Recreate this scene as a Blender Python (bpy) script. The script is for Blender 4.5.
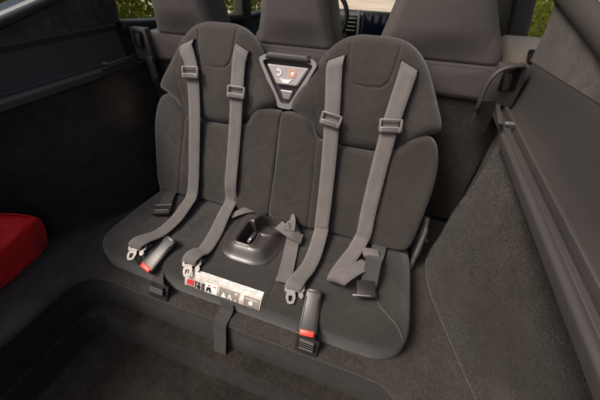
import bpy, bmesh, math, random
import numpy as np
from mathutils import Vector, Matrix
random.seed(7); RNG = np.random.default_rng(7)
R_ = math.radians
for o in list(bpy.data.objects): bpy.data.objects.remove(o)
SC = bpy.context.scene
COL = SC.collection

# ------------------------------------------------------------------ camera, sky, sun, exposure
# x right, y towards the front of the car, z up; z = 0 is the top of the rear-facing seat cushion
CAM = (0.349, 0.0, 0.72)
RIGHT = Vector((0.94240371, 0.33395362, 0.01871425))
DOWN = Vector((0.22600632, -0.59453864, -0.77165079))
FWD = Vector((-0.24656923, 0.73143611, -0.63577105))
cd = bpy.data.cameras.new('camera'); cam = bpy.data.objects.new('camera', cd); COL.objects.link(cam)
m = Matrix((RIGHT, -DOWN, -FWD)).transposed().to_4x4(); m.translation = CAM
cam.matrix_world = m
cd.sensor_width = 36; cd.lens = 36*289.11/600; cd.clip_start = .02; cd.clip_end = 500
SC.camera = cam
SUN_EL, SUN_AZ = 55, 230         # azimuth measured clockwise from +y: light comes from behind and the left
sd = Vector((math.sin(R_(SUN_AZ))*math.cos(R_(SUN_EL)), math.cos(R_(SUN_AZ))*math.cos(R_(SUN_EL)), math.sin(R_(SUN_EL))))
W = bpy.data.worlds.new('World'); SC.world = W; W.use_nodes = True
nt = W.node_tree; bg = nt.nodes['Background']
sky = nt.nodes.new('ShaderNodeTexSky'); sky.sky_type = 'NISHITA'; sky.sun_disc = False
sky.sun_elevation = R_(SUN_EL); sky.sun_rotation = R_(SUN_AZ); sky.air_density = .7; sky.dust_density = 7.0; sky.ozone_density = .3
nt.links.new(sky.outputs[0], bg.inputs[0]); bg.inputs[1].default_value = .08
sl = bpy.data.lights.new('sun', 'SUN'); so = bpy.data.objects.new('sun', sl); COL.objects.link(so)
sl.energy = 1.5; sl.angle = R_(16); sl.color = (1, .92, .82)
so.rotation_euler = sd.to_track_quat('Z', 'Y').to_euler(); so.location = sd*20
SC.view_settings.view_transform = 'Standard'; SC.view_settings.look = 'None'
SC.view_settings.gamma = 1; SC.view_settings.use_curve_mapping = False
SC.view_settings.exposure = 1.0

# ------------------------------------------------------------------ materials
def mat(name, col, rough=.6, spec=.5, metal=0, sheen=0, bump=(), var=None, wear=None, coat=0, emit=None, weave=None, uvweave=False, alpha=None, trans=0, stain_and_glow=None):
    """bump: list of (kind, scale, strength, distance); var: (scale, factor) colour mottling; wear: (scale, colour, amount)"""
    M = bpy.data.materials.new(name); M.use_nodes = True
    n = M.node_tree; P = n.nodes['Principled BSDF']; L = n.links.new
    P.inputs['Base Color'].default_value = (*col, 1); P.inputs['Roughness'].default_value = rough
    P.inputs['Specular IOR Level'].default_value = spec; P.inputs['Metallic'].default_value = metal
    P.inputs['Sheen Weight'].default_value = sheen; P.inputs['Sheen Roughness'].default_value = .5
    P.inputs['Coat Weight'].default_value = coat
    if trans: P.inputs['Transmission Weight'].default_value = trans
    tc = n.nodes.new('ShaderNodeTexCoord')
    c = None
    if var or wear:
        rgb = n.nodes.new('ShaderNodeRGB'); rgb.outputs[0].default_value = (*col, 1); c = rgb.outputs[0]
    if var:
        for k, (sc, f) in enumerate(var):
            nz = n.nodes.new('ShaderNodeTexNoise'); nz.inputs['Scale'].default_value = sc; nz.inputs['Detail'].default_value = 5
            L(tc.outputs['Object'], nz.inputs['Vector'])
            mr = n.nodes.new('ShaderNodeMapRange'); mr.inputs['From Min'].default_value = .3; mr.inputs['From Max'].default_value = .7
            mr.inputs['To Min'].default_value = 1-f; mr.inputs['To Max'].default_value = 1+f; L(nz.outputs['Fac'], mr.inputs['Value'])
            mx = n.nodes.new('ShaderNodeMix'); mx.data_type = 'RGBA'; mx.blend_type = 'MULTIPLY'; mx.inputs['Factor'].default_value = 1
            L(c, mx.inputs['A']); L(mr.outputs[0], mx.inputs['B']); c = mx.outputs['Result']
    if wear:
        sc, wc, lo, hi = wear
        nz = n.nodes.new('ShaderNodeTexNoise'); nz.inputs['Scale'].default_value = sc; nz.inputs['Detail'].default_value = 9; nz.inputs['Roughness'].default_value = .7
        L(tc.outputs['Object'], nz.inputs['Vector'])
        mr = n.nodes.new('ShaderNodeMapRange'); mr.inputs['From Min'].default_value = lo; mr.inputs['From Max'].default_value = hi; L(nz.outputs['Fac'], mr.inputs['Value'])
        mx = n.nodes.new('ShaderNodeMix'); mx.data_type = 'RGBA'; L(mr.outputs[0], mx.inputs['Factor']); L(c, mx.inputs['A']); mx.inputs['B'].default_value = (*wc, 1)
        c = mx.outputs['Result']
    if stain_and_glow:
        for (px, py, pz), rad, wc, amt in stain_and_glow:
            ge = n.nodes.new('ShaderNodeNewGeometry'); vm = n.nodes.new('ShaderNodeVectorMath'); vm.operation = 'DISTANCE'; vm.inputs[1].default_value = (px, py, pz); L(ge.outputs['Position'], vm.inputs[0])
            nz = n.nodes.new('ShaderNodeTexNoise'); nz.inputs['Scale'].default_value = 14; nz.inputs['Detail'].default_value = 6; L(ge.outputs['Position'], nz.inputs['Vector'])
            ad = n.nodes.new('ShaderNodeMath'); ad.operation = 'MULTIPLY_ADD'; L(nz.outputs['Fac'], ad.inputs[0]); ad.inputs[1].default_value = rad*1.4; L(vm.outputs['Value'], ad.inputs[2])
            mr = n.nodes.new('ShaderNodeMapRange'); mr.inputs['From Min'].default_value = rad*1.9; mr.inputs['From Max'].default_value = rad*.6; mr.inputs['To Max'].default_value = amt; L(ad.outputs[0], mr.inputs['Value'])
            mx = n.nodes.new('ShaderNodeMix'); mx.data_type = 'RGBA'; L(mr.outputs[0], mx.inputs['Factor']); L(c, mx.inputs['A']); mx.inputs['B'].default_value = (*wc, 1); c = mx.outputs['Result']
    if c is not None: L(c, P.inputs['Base Color'])
    prev = None
    for kind, sc, st, dist in bump:
        if kind == 'noise':
            t = n.nodes.new('ShaderNodeTexNoise'); t.inputs['Detail'].default_value = 3; out = t.outputs['Fac']
        elif kind == 'cell':
            t = n.nodes.new('ShaderNodeTexVoronoi'); out = t.outputs['Distance']
        elif kind == 'dots':
            t = n.nodes.new('ShaderNodeTexVoronoi'); t.inputs['Randomness'].default_value = .12; out = t.outputs['Distance']
        elif kind == 'uv':
            t = n.nodes.new('ShaderNodeTexWave'); t.bands_direction = 'X'; out = t.outputs['Fac']
        elif kind == 'uvd':
            t = n.nodes.new('ShaderNodeTexWave'); t.bands_direction = 'DIAGONAL'; out = t.outputs['Fac']
        t.inputs['Scale'].default_value = sc
        L(tc.outputs['UV' if kind.startswith('uv') else 'Object'], t.inputs['Vector'])
        b = n.nodes.new('ShaderNodeBump'); b.inputs['Strength'].default_value = st; b.inputs['Distance'].default_value = dist
        L(out, b.inputs['Height'])
        if prev: L(prev, b.inputs['Normal'])
        prev = b.outputs['Normal']
    if prev: L(prev, P.inputs['Normal'])
    return M

M = {}
M['fabric'] = mat('seat_fabric', (.031, .0270, .0240), .92, .25, sheen=.25, var=[(7, .16), (90, .1), (480, .32)], wear=(240, (.085, .076, .068), .69, .80), bump=[('noise', 700, .7, .0016), ('noise', 9, .25, .008)])
M['mesh_fabric'] = mat('seat_mesh_fabric', (.023, .0205, .0185), .9, .28, sheen=.25, var=[(7, .18), (120, .1)], wear=(240, (.07, .063, .057), .69, .80), bump=[('dots', 300, .9, .0018), ('noise', 10, .25, .008)])
M['carpet'] = mat('trunk_carpet', (.027, .0225, .0185), .98, .1, sheen=.2, var=[(3.5, .3), (22, .25), (120, .25), (600, .7)], wear=(330, (.10, .083, .066), .60, .80), stain_and_glow=[((-.64, .80, .29), .10, (.16, .10, .055), .75), ((.67, .33, .02), .05, (.07, .06, .05), .6)])  # brown patch on the left wall is a warm sunlit spot painted into the carpet
M['floor_carpet'] = mat('floor_carpet', (.036, .0315, .0275), .98, .1, sheen=.25, var=[(5, .15), (30, .15), (120, .2), (600, .7)], wear=(330, (.09, .076, .062), .62, .80), stain_and_glow=[((-.56, .12, -.1), .07, (.085, .078, .07), .6), ((.07, .325, -.17), .05, (.08, .07, .058), .6), ((-.30, .30, -.27), .05, (.075, .065, .055), .5), ((-.2, .1, -.352), .10, (.06, .05, .04), .5)])
M['shaded_well_carpet'] = mat('shaded_well_carpet', (.0205, .0178, .0152), .98, .1, sheen=.12, var=[(5, .3), (30, .25), (120, .25), (600, .7)], wear=(330, (.06, .05, .04), .62, .80), stain_and_glow=[((.07, .325, -.17), .05, (.05, .044, .037), .6), ((-.30, .30, -.27), .05, (.05, .042, .035), .5), ((-.2, .1, -.352), .10, (.035, .029, .023), .5)])  # floor carpet in a darker copy: the footwell's shade is put into its colour
M['leather'] = mat('black_leather', (.080, .071, .068), .40, .5, var=[(6, .1), (60, .06)], bump=[('cell', 620, .25, .0009), ('noise', 9, .2, .006)])
M['suede'] = mat('pillar_suede', (.043, .036, .032), .95, .15, sheen=.12, var=[(9, .35), (38, .3), (120, .2), (400, .2)], bump=[('noise', 800, .5, .0015), ('noise', 40, .3, .002)])
M['trim'] = mat('trim_plastic', (.040, .036, .034), .55, .42, var=[(5, .1)], bump=[('cell', 900, .3, .0007), ('noise', 350, .2, .0006)])
M['gloss'] = mat('tray_plastic', (.040, .035, .033), .33, .55, coat=.15, bump=[('cell', 800, .12, .0005)])
M['blackplastic'] = mat('buckle_plastic', (.022, .02, .019), .38, .5, var=[(40, .15)], bump=[('noise', 500, .2, .0005)])
M['greyplastic'] = mat('adjuster_plastic', (.15, .135, .13), .42, .5, bump=[('noise', 500, .15, .0005)])
M['silver'] = mat('silver_trim', (.27, .255, .25), .42, .5, metal=.6, bump=[('noise', 300, .05, .0005)])
M['steel'] = mat('tongue_steel', (.30, .285, .27), .48, .4, metal=.55, var=[(60, .15)], bump=[('noise', 200, .1, .0005)])
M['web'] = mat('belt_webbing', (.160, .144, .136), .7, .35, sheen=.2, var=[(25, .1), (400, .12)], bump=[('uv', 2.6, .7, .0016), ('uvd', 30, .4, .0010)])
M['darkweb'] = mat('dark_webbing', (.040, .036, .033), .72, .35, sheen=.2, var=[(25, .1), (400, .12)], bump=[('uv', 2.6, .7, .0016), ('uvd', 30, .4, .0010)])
M['void'] = mat('dark_slot', (.008, .007, .007), .9, .1)
M['red'] = mat('red_button', (.75, .045, .02), .4, .5)
M['redbag'] = mat('red_cloth', (.85, .012, .010), .5, .35, sheen=.1, var=[(14, .15)], bump=[('noise', 25, .6, .01), ('noise', 800, .25, .001)])
M['thread'] = mat('thread', (.075, .068, .064), .8, .3)
M['label'] = mat('label_print', (.50, .44, .39), .3, .5, var=[(22, .3), (90, .15)], bump=[('noise', 38, .8, .006)])
M['labeldim'] = mat('label_grey', (.24, .21, .19), .4, .5, var=[(40, .2)])
M['labelgrey'] = mat('panel_decal', (.34, .315, .31), .45, .5, var=[(30, .12)])
M['white'] = mat('white_print', (.8, .78, .75), .45, .5)
M['black'] = mat('black_print', (.015, .013, .012), .5, .4)
M['orange'] = mat('orange_print', (.70, .30, .18), .45, .5)
M['redprint'] = mat('red_print', (.62, .03, .03), .45, .5)
M['door'] = mat('door_trim', (.022, .024, .023), .5, .45, var=[(6, .15)], bump=[('cell', 500, .3, .001)])
M['beige'] = mat('beige_leather', (.62, .50, .38), .6, .4, var=[(20, .1)], bump=[('cell', 300, .3, .001)])
M['roofliner'] = mat('headliner', (.20, .18, .16), .95, .2, var=[(30, .1)], bump=[('noise', 600, .4, .001)])
M['paint'] = mat('car_paint', (.30, .31, .30), .35, .5, metal=.3, coat=.6, bump=[('noise', 400, .03, .0004)])
M['rubber'] = mat('seal_rubber', (.018, .02, .019), .6, .4, bump=[('noise', 300, .2, .0005)])
M['padseal'] = mat('seal_padded', (.036, .032, .029), .6, .4, bump=[('noise', 500, .3, .0006)])
M['screen'] = mat('screen_glass', (.004, .005, .012), .12, .5, coat=.5)
M['ground'] = mat('pale_drive', (.40, .34, .27), .95, .2, var=[(.6, .15), (9, .15), (60, .2)], bump=[('noise', 60, .6, .01)])
M['bark'] = mat('hedge_bark', (.06, .045, .03), .9, .2, bump=[('noise', 80, .6, .01)])
def leafmat(name, col):
    L_ = mat(name, col, .55, .35, var=[(2.2, .45), (40, .2)])
    n = L_.node_tree; P = n.nodes['Principled BSDF']; out = n.nodes['Material Output']
    tr = n.nodes.new('ShaderNodeBsdfTranslucent'); tr.inputs[0].default_value = (.30, .34, .03, 1)
    ms = n.nodes.new('ShaderNodeMixShader'); ms.inputs[0].default_value = .5
    n.links.new(P.outputs[0], ms.inputs[1]); n.links.new(tr.outputs[0], ms.inputs[2]); n.links.new(ms.outputs[0], out.inputs[0])
    return L_
M['leaf'] = leafmat('hedge_leaf', (.14, .14, .02))
def glassmat():
    G = bpy.data.materials.new('window_glass'); G.use_nodes = True; n = G.node_tree
    for x in list(n.nodes): n.nodes.remove(x)
    o = n.nodes.new('ShaderNodeOutputMaterial'); t = n.nodes.new('ShaderNodeBsdfTransparent'); t.inputs[0].default_value = (.88, .93, .9, 1)
    g = n.nodes.new('ShaderNodeBsdfGlossy'); g.inputs['Roughness'].default_value = .02
    lw = n.nodes.new('ShaderNodeLayerWeight'); lw.inputs[0].default_value = .5
    pw = n.nodes.new('ShaderNodeMath'); pw.operation = 'POWER'; pw.inputs[1].default_value = 5; n.links.new(lw.outputs['Facing'], pw.inputs[0])
    f = n.nodes.new('ShaderNodeMath'); f.operation = 'MULTIPLY_ADD'; f.inputs[1].default_value = .7; f.inputs[2].default_value = .025; n.links.new(pw.outputs[0], f.inputs[0]); ms = n.nodes.new('ShaderNodeMixShader')
    n.links.new(f.outputs[0], ms.inputs[0]); n.links.new(t.outputs[0], ms.inputs[1]); n.links.new(g.outputs[0], ms.inputs[2]); n.links.new(ms.outputs[0], o.inputs[0])
    return G
M['glass'] = glassmat()

# ------------------------------------------------------------------ mesh helpers
ORIGIN = {}
def thing(name, label, cat, loc, group=None):
    o = bpy.data.objects.new(name, None); COL.objects.link(o); o.location = loc; o.empty_display_size = .05
    o['label'] = label; o['category'] = cat; o['kind'] = 'thing'
    if group: o['group'] = group
    ORIGIN[o.name] = Vector(loc)
    return o
def obj(name, data, material, parent=None, smooth=40, kind=None, label=None, uv=None):
    v, f = data
    v = np.asarray(v, float); c = v.min(0)*.5+v.max(0)*.5
    me = bpy.data.meshes.new(name); me.from_pydata((v-c).tolist(), [], [tuple(int(i) for i in q) for q in f]); me.update()
    bm = bmesh.new(); bm.from_mesh(me); bmesh.ops.recalc_face_normals(bm, faces=bm.faces); bm.to_mesh(me); bm.free()
    if smooth:
        me.polygons.foreach_set('use_smooth', [True]*len(me.polygons)); me.set_sharp_from_angle(angle=R_(smooth))
    if uv is not None:
        lay = me.uv_layers.new(name='UVMap'); idx = np.empty(len(me.loops), int); me.loops.foreach_get('vertex_index', idx)
        lay.data.foreach_set('uv', np.asarray(uv)[idx].astype(np.float32).ravel())
    me.materials.append(M[material])
    o = bpy.data.objects.new(name, me); COL.objects.link(o)
    base = ORIGIN.get(parent.name, Vector()) if parent else Vector()
    o.location = Vector(c)-base; ORIGIN[o.name] = Vector(c)
    if parent: o.parent = parent
    if kind: o['kind'] = kind
    if label: o['label'] = label
    return o
def tag(o, label, cat, group=None):
    o['kind'] = 'thing'; o['label'] = label; o['category'] = cat
    if group: o['group'] = group
    return o
def join(*parts):
    V, F, n = [], [], 0
    for v, f in parts:
        V.append(np.asarray(v, float)); F += [[i+n for i in q] for q in f]; n += len(v)
    return np.vstack(V), F
def catmull(P, n, closed=False):
    P = np.asarray(P, float); N = len(P); out = []
    segs = N if closed else N-1
    for i in range(segs):
        p0, p1, p2, p3 = (P[(i+k) % N] for k in (-1, 0, 1, 2)) if closed else (P[max(i-1, 0)], P[i], P[i+1], P[min(i+2, N-1)])
        # centripetal-like tangents keep short/long spans from overshooting
        d1 = max(np.linalg.norm(p2[:2]-p1[:2]), 1e-6); d0 = max(np.linalg.norm(p1[:2]-p0[:2]), 1e-6); d2 = max(np.linalg.norm(p3[:2]-p2[:2]), 1e-6)
        m1 = (p2-p0)/(d0+d1)*d1; m2 = (p3-p1)/(d1+d2)*d1
        if not closed and i == 0: m1 = p2-p1
        if not closed and i == segs-1: m2 = p2-p1
        for k in range(n):
            t = k/n; out.append((2*t**3-3*t**2+1)*p1+(t**3-2*t**2+t)*m1+(-2*t**3+3*t**2)*p2+(t**3-t**2)*m2)
    if not closed: out.append(P[-1])
    return np.array(out)
def resample(P, n, closed=True):
    P = np.asarray(P, float); Q = np.vstack([P, P[:1]]) if closed else P
    L = np.r_[0, np.cumsum(np.linalg.norm(np.diff(Q, axis=0), axis=1))]
    t = np.linspace(0, L[-1], n+1)[:-1] if closed else np.linspace(0, L[-1], n)
    return np.stack([np.interp(t, L, Q[:, k]) for k in range(Q.shape[1])], 1)
def polydist(pts, poly, closed):
    A = np.asarray(poly, float); B = np.roll(A, -1, 0)
    if not closed: A, B = A[:-1], B[:-1]
    d = np.full(len(pts), 1e9)
    for a, b in zip(A, B):
        ab = b-a; t = np.clip(((pts-a)@ab)/max(ab@ab, 1e-12), 0, 1); d = np.minimum(d, np.linalg.norm(pts-(a+t[:, None]*ab), axis=1))
    return d
def smoothstep(x): x = np.clip(x, 0, 1); return x*x*(3-2*x)
def pillow(outline, mapf, hmax, r, hback, grooves=(), crown=0, hfun=None, rings=56, segs=260, center=None, curve=True, n=14, edge=None, soft=0):
    """closed cushion over a 2D outline: rounded border of radius r, gentle crown, sewn grooves"""
    O = resample(catmull(outline, n, True) if curve else outline, segs)
    c = np.asarray(center) if center is not None else O.mean(0)
    pts = [O+(c-O)*(i/rings) for i in range(rings)]
    P = np.vstack(pts+[c[None]])
    if edge is None:
        d = polydist(P, O, True); d[:segs] = 0
    else:
        keep = np.array([edge(p) for p in O]); k0 = int(np.argmax(keep & ~np.roll(keep, 1))); Oe = np.roll(O, -k0, 0)[np.roll(keep, -k0)]
        d = polydist(P, Oe, False)
    h = hmax-r*(1-np.sqrt(np.clip(1-(1-np.clip(d/r, 0, 1))**2, 0, 1)))
    if crown: h = h+crown*(1-np.r_[np.repeat(1-np.arange(rings)/rings, segs), 0]**2)
    for poly, dep, wid in grooves:
        h = h-dep*np.exp(-(polydist(P, poly, False)/wid)**2)*np.clip(d/.004, 0, 1)
    if hfun is not None: h = h+hfun(P, d)
    if soft: h = h+soft*(np.sin(P[:, 0]*61+3*np.sin(P[:, 1]*37))*np.sin(P[:, 1]*53+2*np.sin(P[:, 0]*29))+.5*np.sin(P[:, 0]*117+P[:, 1]*90))*np.clip((d-.02)/.06, 0, 1)
    V = [mapf(P, h)]
    F = []
    for i in range(rings-1):
        for k in range(segs):
            k2 = (k+1) % segs; F.append((i*segs+k, i*segs+k2, (i+1)*segs+k2, (i+1)*segs+k))
    last = rings*segs
    for k in range(segs): F.append(((rings-1)*segs+k, (rings-1)*segs+(k+1) % segs, last))
    n0 = last+1; he = hmax-r
    lv = [he-(he-hback)*.5, hback+min(.006, (he-hback)*.3), hback]
    ins = [0, 0, .012]
    for j, (hh, q) in enumerate(zip(lv, ins)):
        Q = O+(c-O)*q; V.append(mapf(Q, np.full(segs, hh)))
        for k in range(segs):
            k2 = (k+1) % segs; a = (k, k2) if j == 0 else (n0+(j-1)*segs+k, n0+(j-1)*segs+k2)
            F.append((a[0], a[1], n0+j*segs+k2, n0+j*segs+k))
    F.append([n0+2*segs+k for k in range(segs)])
    return np.vstack(V), F
def grid(fn, us, vs):
    V = [fn(u, v) for u in us for v in vs]; nv = len(vs)
    F = [(i*nv+j, i*nv+j+1, (i+1)*nv+j+1, (i+1)*nv+j) for i in range(len(us)-1) for j in range(nv-1)]
    return np.array(V), F
def thick(data, off):
    """give an open sheet thickness by an offset vector"""
    v, f = np.asarray(data[0], float), data[1]; n = len(v)
    edges = {}
    for q in f:
        for a, b in zip(q, list(q[1:])+[q[0]]): edges[(min(a, b), max(a, b))] = edges.get((min(a, b), max(a, b)), 0)+1
    F = list(f)+[tuple(i+n for i in reversed(q)) for q in f]
    F += [(a, b, b+n, a+n) for (a, b), k in edges.items() if k == 1]
    return np.vstack([v, v+np.asarray(off)]), F
def bbox(size, c=(0, 0, 0), rot=None, bev=.003, seg=2, taper=None):
    bm = bmesh.new(); bmesh.ops.create_cube(bm, size=1)
    for v in bm.verts:
        v.co = Vector((v.co.x*size[0], v.co.y*size[1], v.co.z*size[2]))
        if taper and v.co.y < 0: v.co.x *= taper[0]; v.co.z *= taper[1]
    if bev: bmesh.ops.bevel(bm, geom=list(bm.edges), offset=min(bev, min(size)*.45), segments=seg, affect='EDGES', profile=.5)
    Mx = Matrix.Translation(c) @ (rot.to_4x4() if rot is not None else Matrix.Identity(4))
    bm.verts.ensure_lookup_table(); bm.verts.index_update()
    V = np.array([tuple(Mx @ v.co) for v in bm.verts]); F = [[v.index for v in f.verts] for f in bm.faces]; bm.free()
    return V, F
def frame3(u, n):
    """matrix whose y axis is u and z axis is n"""
    u = Vector(u).normalized(); n = Vector(n); x = u.cross(n).normalized(); n = x.cross(u)
    return Matrix((x, u, n)).transposed()
def tube(path, rad, seg=10, closed=False, flat=1.0, up=(0, 0, 1)):
    P = [Vector(p) for p in path]; N = len(P); V = []; F = []
    rr = rad if hasattr(rad, '__len__') else [rad]*N
    for i, p in enumerate(P):
        t = (P[(i+1) % N]-P[i-1]) if closed else (P[min(i+1, N-1)]-P[max(i-1, 0)])
        t.normalize(); a = t.cross(Vector(up)); a = a.normalized() if a.length > 1e-4 else Vector((1, 0, 0)); b = a.cross(t)
        for k in range(seg):
            an = 2*math.pi*k/seg; V.append(p+a*math.cos(an)*rr[i]+b*math.sin(an)*rr[i]*flat)
    for i in range(N if closed else N-1):
        for k in range(seg):
            j = (i+1) % N; F.append((i*seg+k, i*seg+(k+1) % seg, j*seg+(k+1) % seg, j*seg+k))
    if not closed: F += [list(range(seg)), [(N-1)*seg+k for k in range(seg)]]
    return np.array([tuple(v) for v in V]), F
SDIR = Vector((0, -math.sin(R_(22)), -math.cos(R_(22))))
def ribbon(ctrl, width=.047, th=.0024, n=14):
    """seat-belt webbing through (point, normal[, width]) controls"""
    A = np.array([list(c[0])+list(c[1])+[c[2] if len(c) > 2 and c[2] else width, c[3] if len(c) > 3 else 0] for c in ctrl], float)
    N = len(A); out = []
    for i in range(N-1):
        p0, p1, p2, p3 = A[max(i-1, 0)], A[i], A[i+1], A[min(i+2, N-1)]
        for k in range(n):
            t = k/n; out.append(.5*((2*p1)+(-p0+p2)*t+(2*p0-5*p1+4*p2-p3)*t*t+(-p0+3*p1-3*p2+p3)*t**3))
    out.append(A[-1]); C = np.array(out)
    prof = [(-.5, 0), (-.485, .5), (-.25, .5), (0, .5), (.25, .5), (.485, .5), (.5, 0), (.485, -.5), (.25, -.5), (0, -.5), (-.25, -.5), (-.485, -.5)]
    V, F, UV = [], [], []; s = 0
    for i in range(len(C)):
        p = Vector(C[i, :3]); t = Vector(C[min(i+1, len(C)-1), :3])-Vector(C[max(i-1, 0), :3]); t.normalize()
        nn = Vector(C[i, 3:6]); x = t.cross(nn).normalized(); nn = x.cross(t).normalized(); w = C[i, 6]
        if i: s += (p-Vector(C[i-1, :3])).length
        for a, b in prof:
            V.append(tuple(p+x*a*w+SDIR*a*w*C[i, 7]+nn*b*th)); UV.append((a*4+2, s/.047))
    m_ = len(prof)
    for i in range(len(C)-1):
        for k in range(m_): F.append((i*m_+k, i*m_+(k+1) % m_, (i+1)*m_+(k+1) % m_, (i+1)*m_+k))
    F += [list(range(m_)), [(len(C)-1)*m_+k for k in range(m_)]]
    return np.array(V), F, np.array(UV)
def belt(name, ctrl, material, parent, **k):
    v, f, uv = ribbon(ctrl, **k); return obj(name, (v, f), material, parent, uv=uv, smooth=60)
def prism(profile, ys, shift=None):
    """closed (x,z) profile swept along y; shift(y) -> (dx, dz, flare)"""
    P = np.asarray(profile, float); n = len(P); V = []; F = []
    for y in ys:
        dx, dz = shift(y) if shift else (0, 0)
        for x, z in P: V.append((x+dx, y, z+dz))
    for i in range(len(ys)-1):
        for k in range(n): F.append((i*n+k, i*n+(k+1) % n, (i+1)*n+(k+1) % n, (i+1)*n+k))
    F += [list(range(n)), [(len(ys)-1)*n+k for k in range(n)]]
    return np.array(V), F
def roundpoly(P, r, n=5):
    P = [Vector(p) for p in P]; out = []
    for i, p in enumerate(P):
        a = (P[i-1]-p); b = (P[(i+1) % len(P)]-p); q = min(r, a.length*.45, b.length*.45)
        A = p+a.normalized()*q; B = p+b.normalized()*q
        for k in range(n+1):
            t = k/n; out.append(tuple((1-t)**2*A+2*t*(1-t)*p+t*t*B))
    return np.array(out)
def pile(parent, n, length, material, region, seed):
    """short carpet fibres standing on the faces of a carpeted sheet"""
    rg = np.random.default_rng(seed); me = parent.data; me.calc_loop_triangles()
    co = np.empty(len(me.vertices)*3); me.vertices.foreach_get('co', co); co = co.reshape(-1, 3)+np.array(ORIGIN[parent.name])
    tr = np.empty(len(me.loop_triangles)*3, int); me.loop_triangles.foreach_get('vertices', tr); tr = tr.reshape(-1, 3)
    A, B, C = co[tr[:, 0]], co[tr[:, 1]], co[tr[:, 2]]; nrm = np.cross(B-A, C-A); ar = np.linalg.norm(nrm, axis=1); nrm = nrm/np.maximum(ar, 1e-12)[:, None]
    ok = region((A+B+C)/3, nrm); w = ar*ok; i = rg.choice(len(tr), n, p=w/w.sum())
    u = rg.random((n, 1)); v = rg.random((n, 1)); fl = (u+v) > 1; u = np.where(fl, 1-u, u); v = np.where(fl, 1-v, v)
    p = A[i]+(B[i]-A[i])*u+(C[i]-A[i])*v; nn = nrm[i]
    d = nn+rg.normal(0, .75, (n, 3)); d /= np.linalg.norm(d, axis=1)[:, None]; d = np.where((d*nn).sum(1, keepdims=True) < .15, d+nn*.6, d)
    sd_ = np.cross(d, rg.normal(0, 1, (n, 3))); sd_ /= np.linalg.norm(sd_, axis=1)[:, None]
    L = length*rg.uniform(.5, 1.3, (n, 1)); V = np.stack([p-sd_*length*.16, p+sd_*length*.16, p+d*L], 1).reshape(-1, 3)
    c = V.mean(0); m2 = bpy.data.meshes.new('carpet_pile'); m2.vertices.add(3*n); m2.vertices.foreach_set('co', (V-c).ravel().astype(np.float32))
    m2.loops.add(3*n); m2.loops.foreach_set('vertex_index', np.arange(3*n, dtype=np.int32)); m2.polygons.add(n)
    m2.polygons.foreach_set('loop_start', np.arange(0, 3*n, 3, dtype=np.int32)); m2.update(calc_edges=True); m2.validate()
    m2.materials.append(M[material]); o = bpy.data.objects.new('carpet_pile', m2); COL.objects.link(o); o.parent = parent; o.location = Vector(c)-ORIGIN[parent.name]; o['kind'] = 'stuff'
    return o
def mirror(data): v = np.array(data[0], float); v[:, 0] *= -1; return v, data[1]
def polyplate(P, mapf, th, r=0, n=4):
    """flat plate with outline P (2D), thickness th along +h"""
    Q = roundpoly(P, r, n) if r else np.asarray(P, float); k = len(Q)
    V = np.vstack([mapf(Q, np.zeros(k)), mapf(Q, np.full(k, th))])
    F = [list(range(k)), list(range(k, 2*k))]+[(i, (i+1) % k, k+(i+1) % k, k+i) for i in range(k)]
    return V, F
def ringplate(P, Q, mapf, th):
    """plate with outline P and hole Q (same point count)"""
    P = np.asarray(P); Q = np.asarray(Q); k = len(P); z = np.zeros(k); t = np.full(k, th)
    V = np.vstack([mapf(P, z), mapf(Q, z), mapf(Q, t), mapf(P, t)]); F = []
    for a, b in ((0, 1), (1, 2), (2, 3), (3, 0)):
        F += [(a*k+i, a*k+(i+1) % k, b*k+(i+1) % k, b*k+i) for i in range(k)]
    return V, F

# ------------------------------------------------------------------ ground outside the car
def gz(x, y): return (x, y, -.75+.02*math.sin(x*.7)*math.cos(y*.5))
o = obj('ground', grid(gz, np.r_[np.linspace(-60, -8, 12), np.linspace(-7, 7, 15), np.linspace(8, 60, 12)], np.r_[np.linspace(-60, -8, 12), np.linspace(-7, 14, 22), np.linspace(16, 90, 16)]), 'ground', kind='structure')

# ------------------------------------------------------------------ trunk floor with the footwell
def rrect(x0, x1, y0, y1, r, z, n=10, m_=14):
    pts = []
    cs = [((x1-r, y1-r), 0), ((x0+r, y1-r), 90), ((x0+r, y0+r), 180), ((x1-r, y0+r), 270)]
    for (cx, cy), a0 in cs:
        for k in range(n+1):
            a = R_(a0+90*k/n); pts.append((cx+r*math.cos(a), cy+r*math.sin(a), z))
    # straight edges get extra points so that the sheet can sag
    out = []
    for i, p in enumerate(pts):
        out.append(p)
        if i % (n+1) == n:
            q = pts[(i+1) % len(pts)]
            for k in range(1, m_): out.append(tuple(p[j]+(q[j]-p[j])*k/m_ for j in range(3)))
    return np.array(out)
WX0, WX1, WY0, WY1 = -.535, .530, -.46, .332
loops = [rrect(-.86, .86, -.62, 1.02, .03, -.1), rrect(-.70, .70, -.57, .75, .06, -.1), rrect(-.60, .60, -.52, .50, .09, -.1)]
loops.append(rrect(WX0-.040, WX1+.040, WY0-.03, WY1+.036, .12, -.0985))
for a in (0, 20, 40, 60, 80, 90):
    e = .020*(1-math.sin(R_(a))); loops.append(rrect(WX0-e, WX1+e, WY0-e, WY1+e, .085+e, -.0985-.020*(1-math.cos(R_(a)))))
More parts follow.
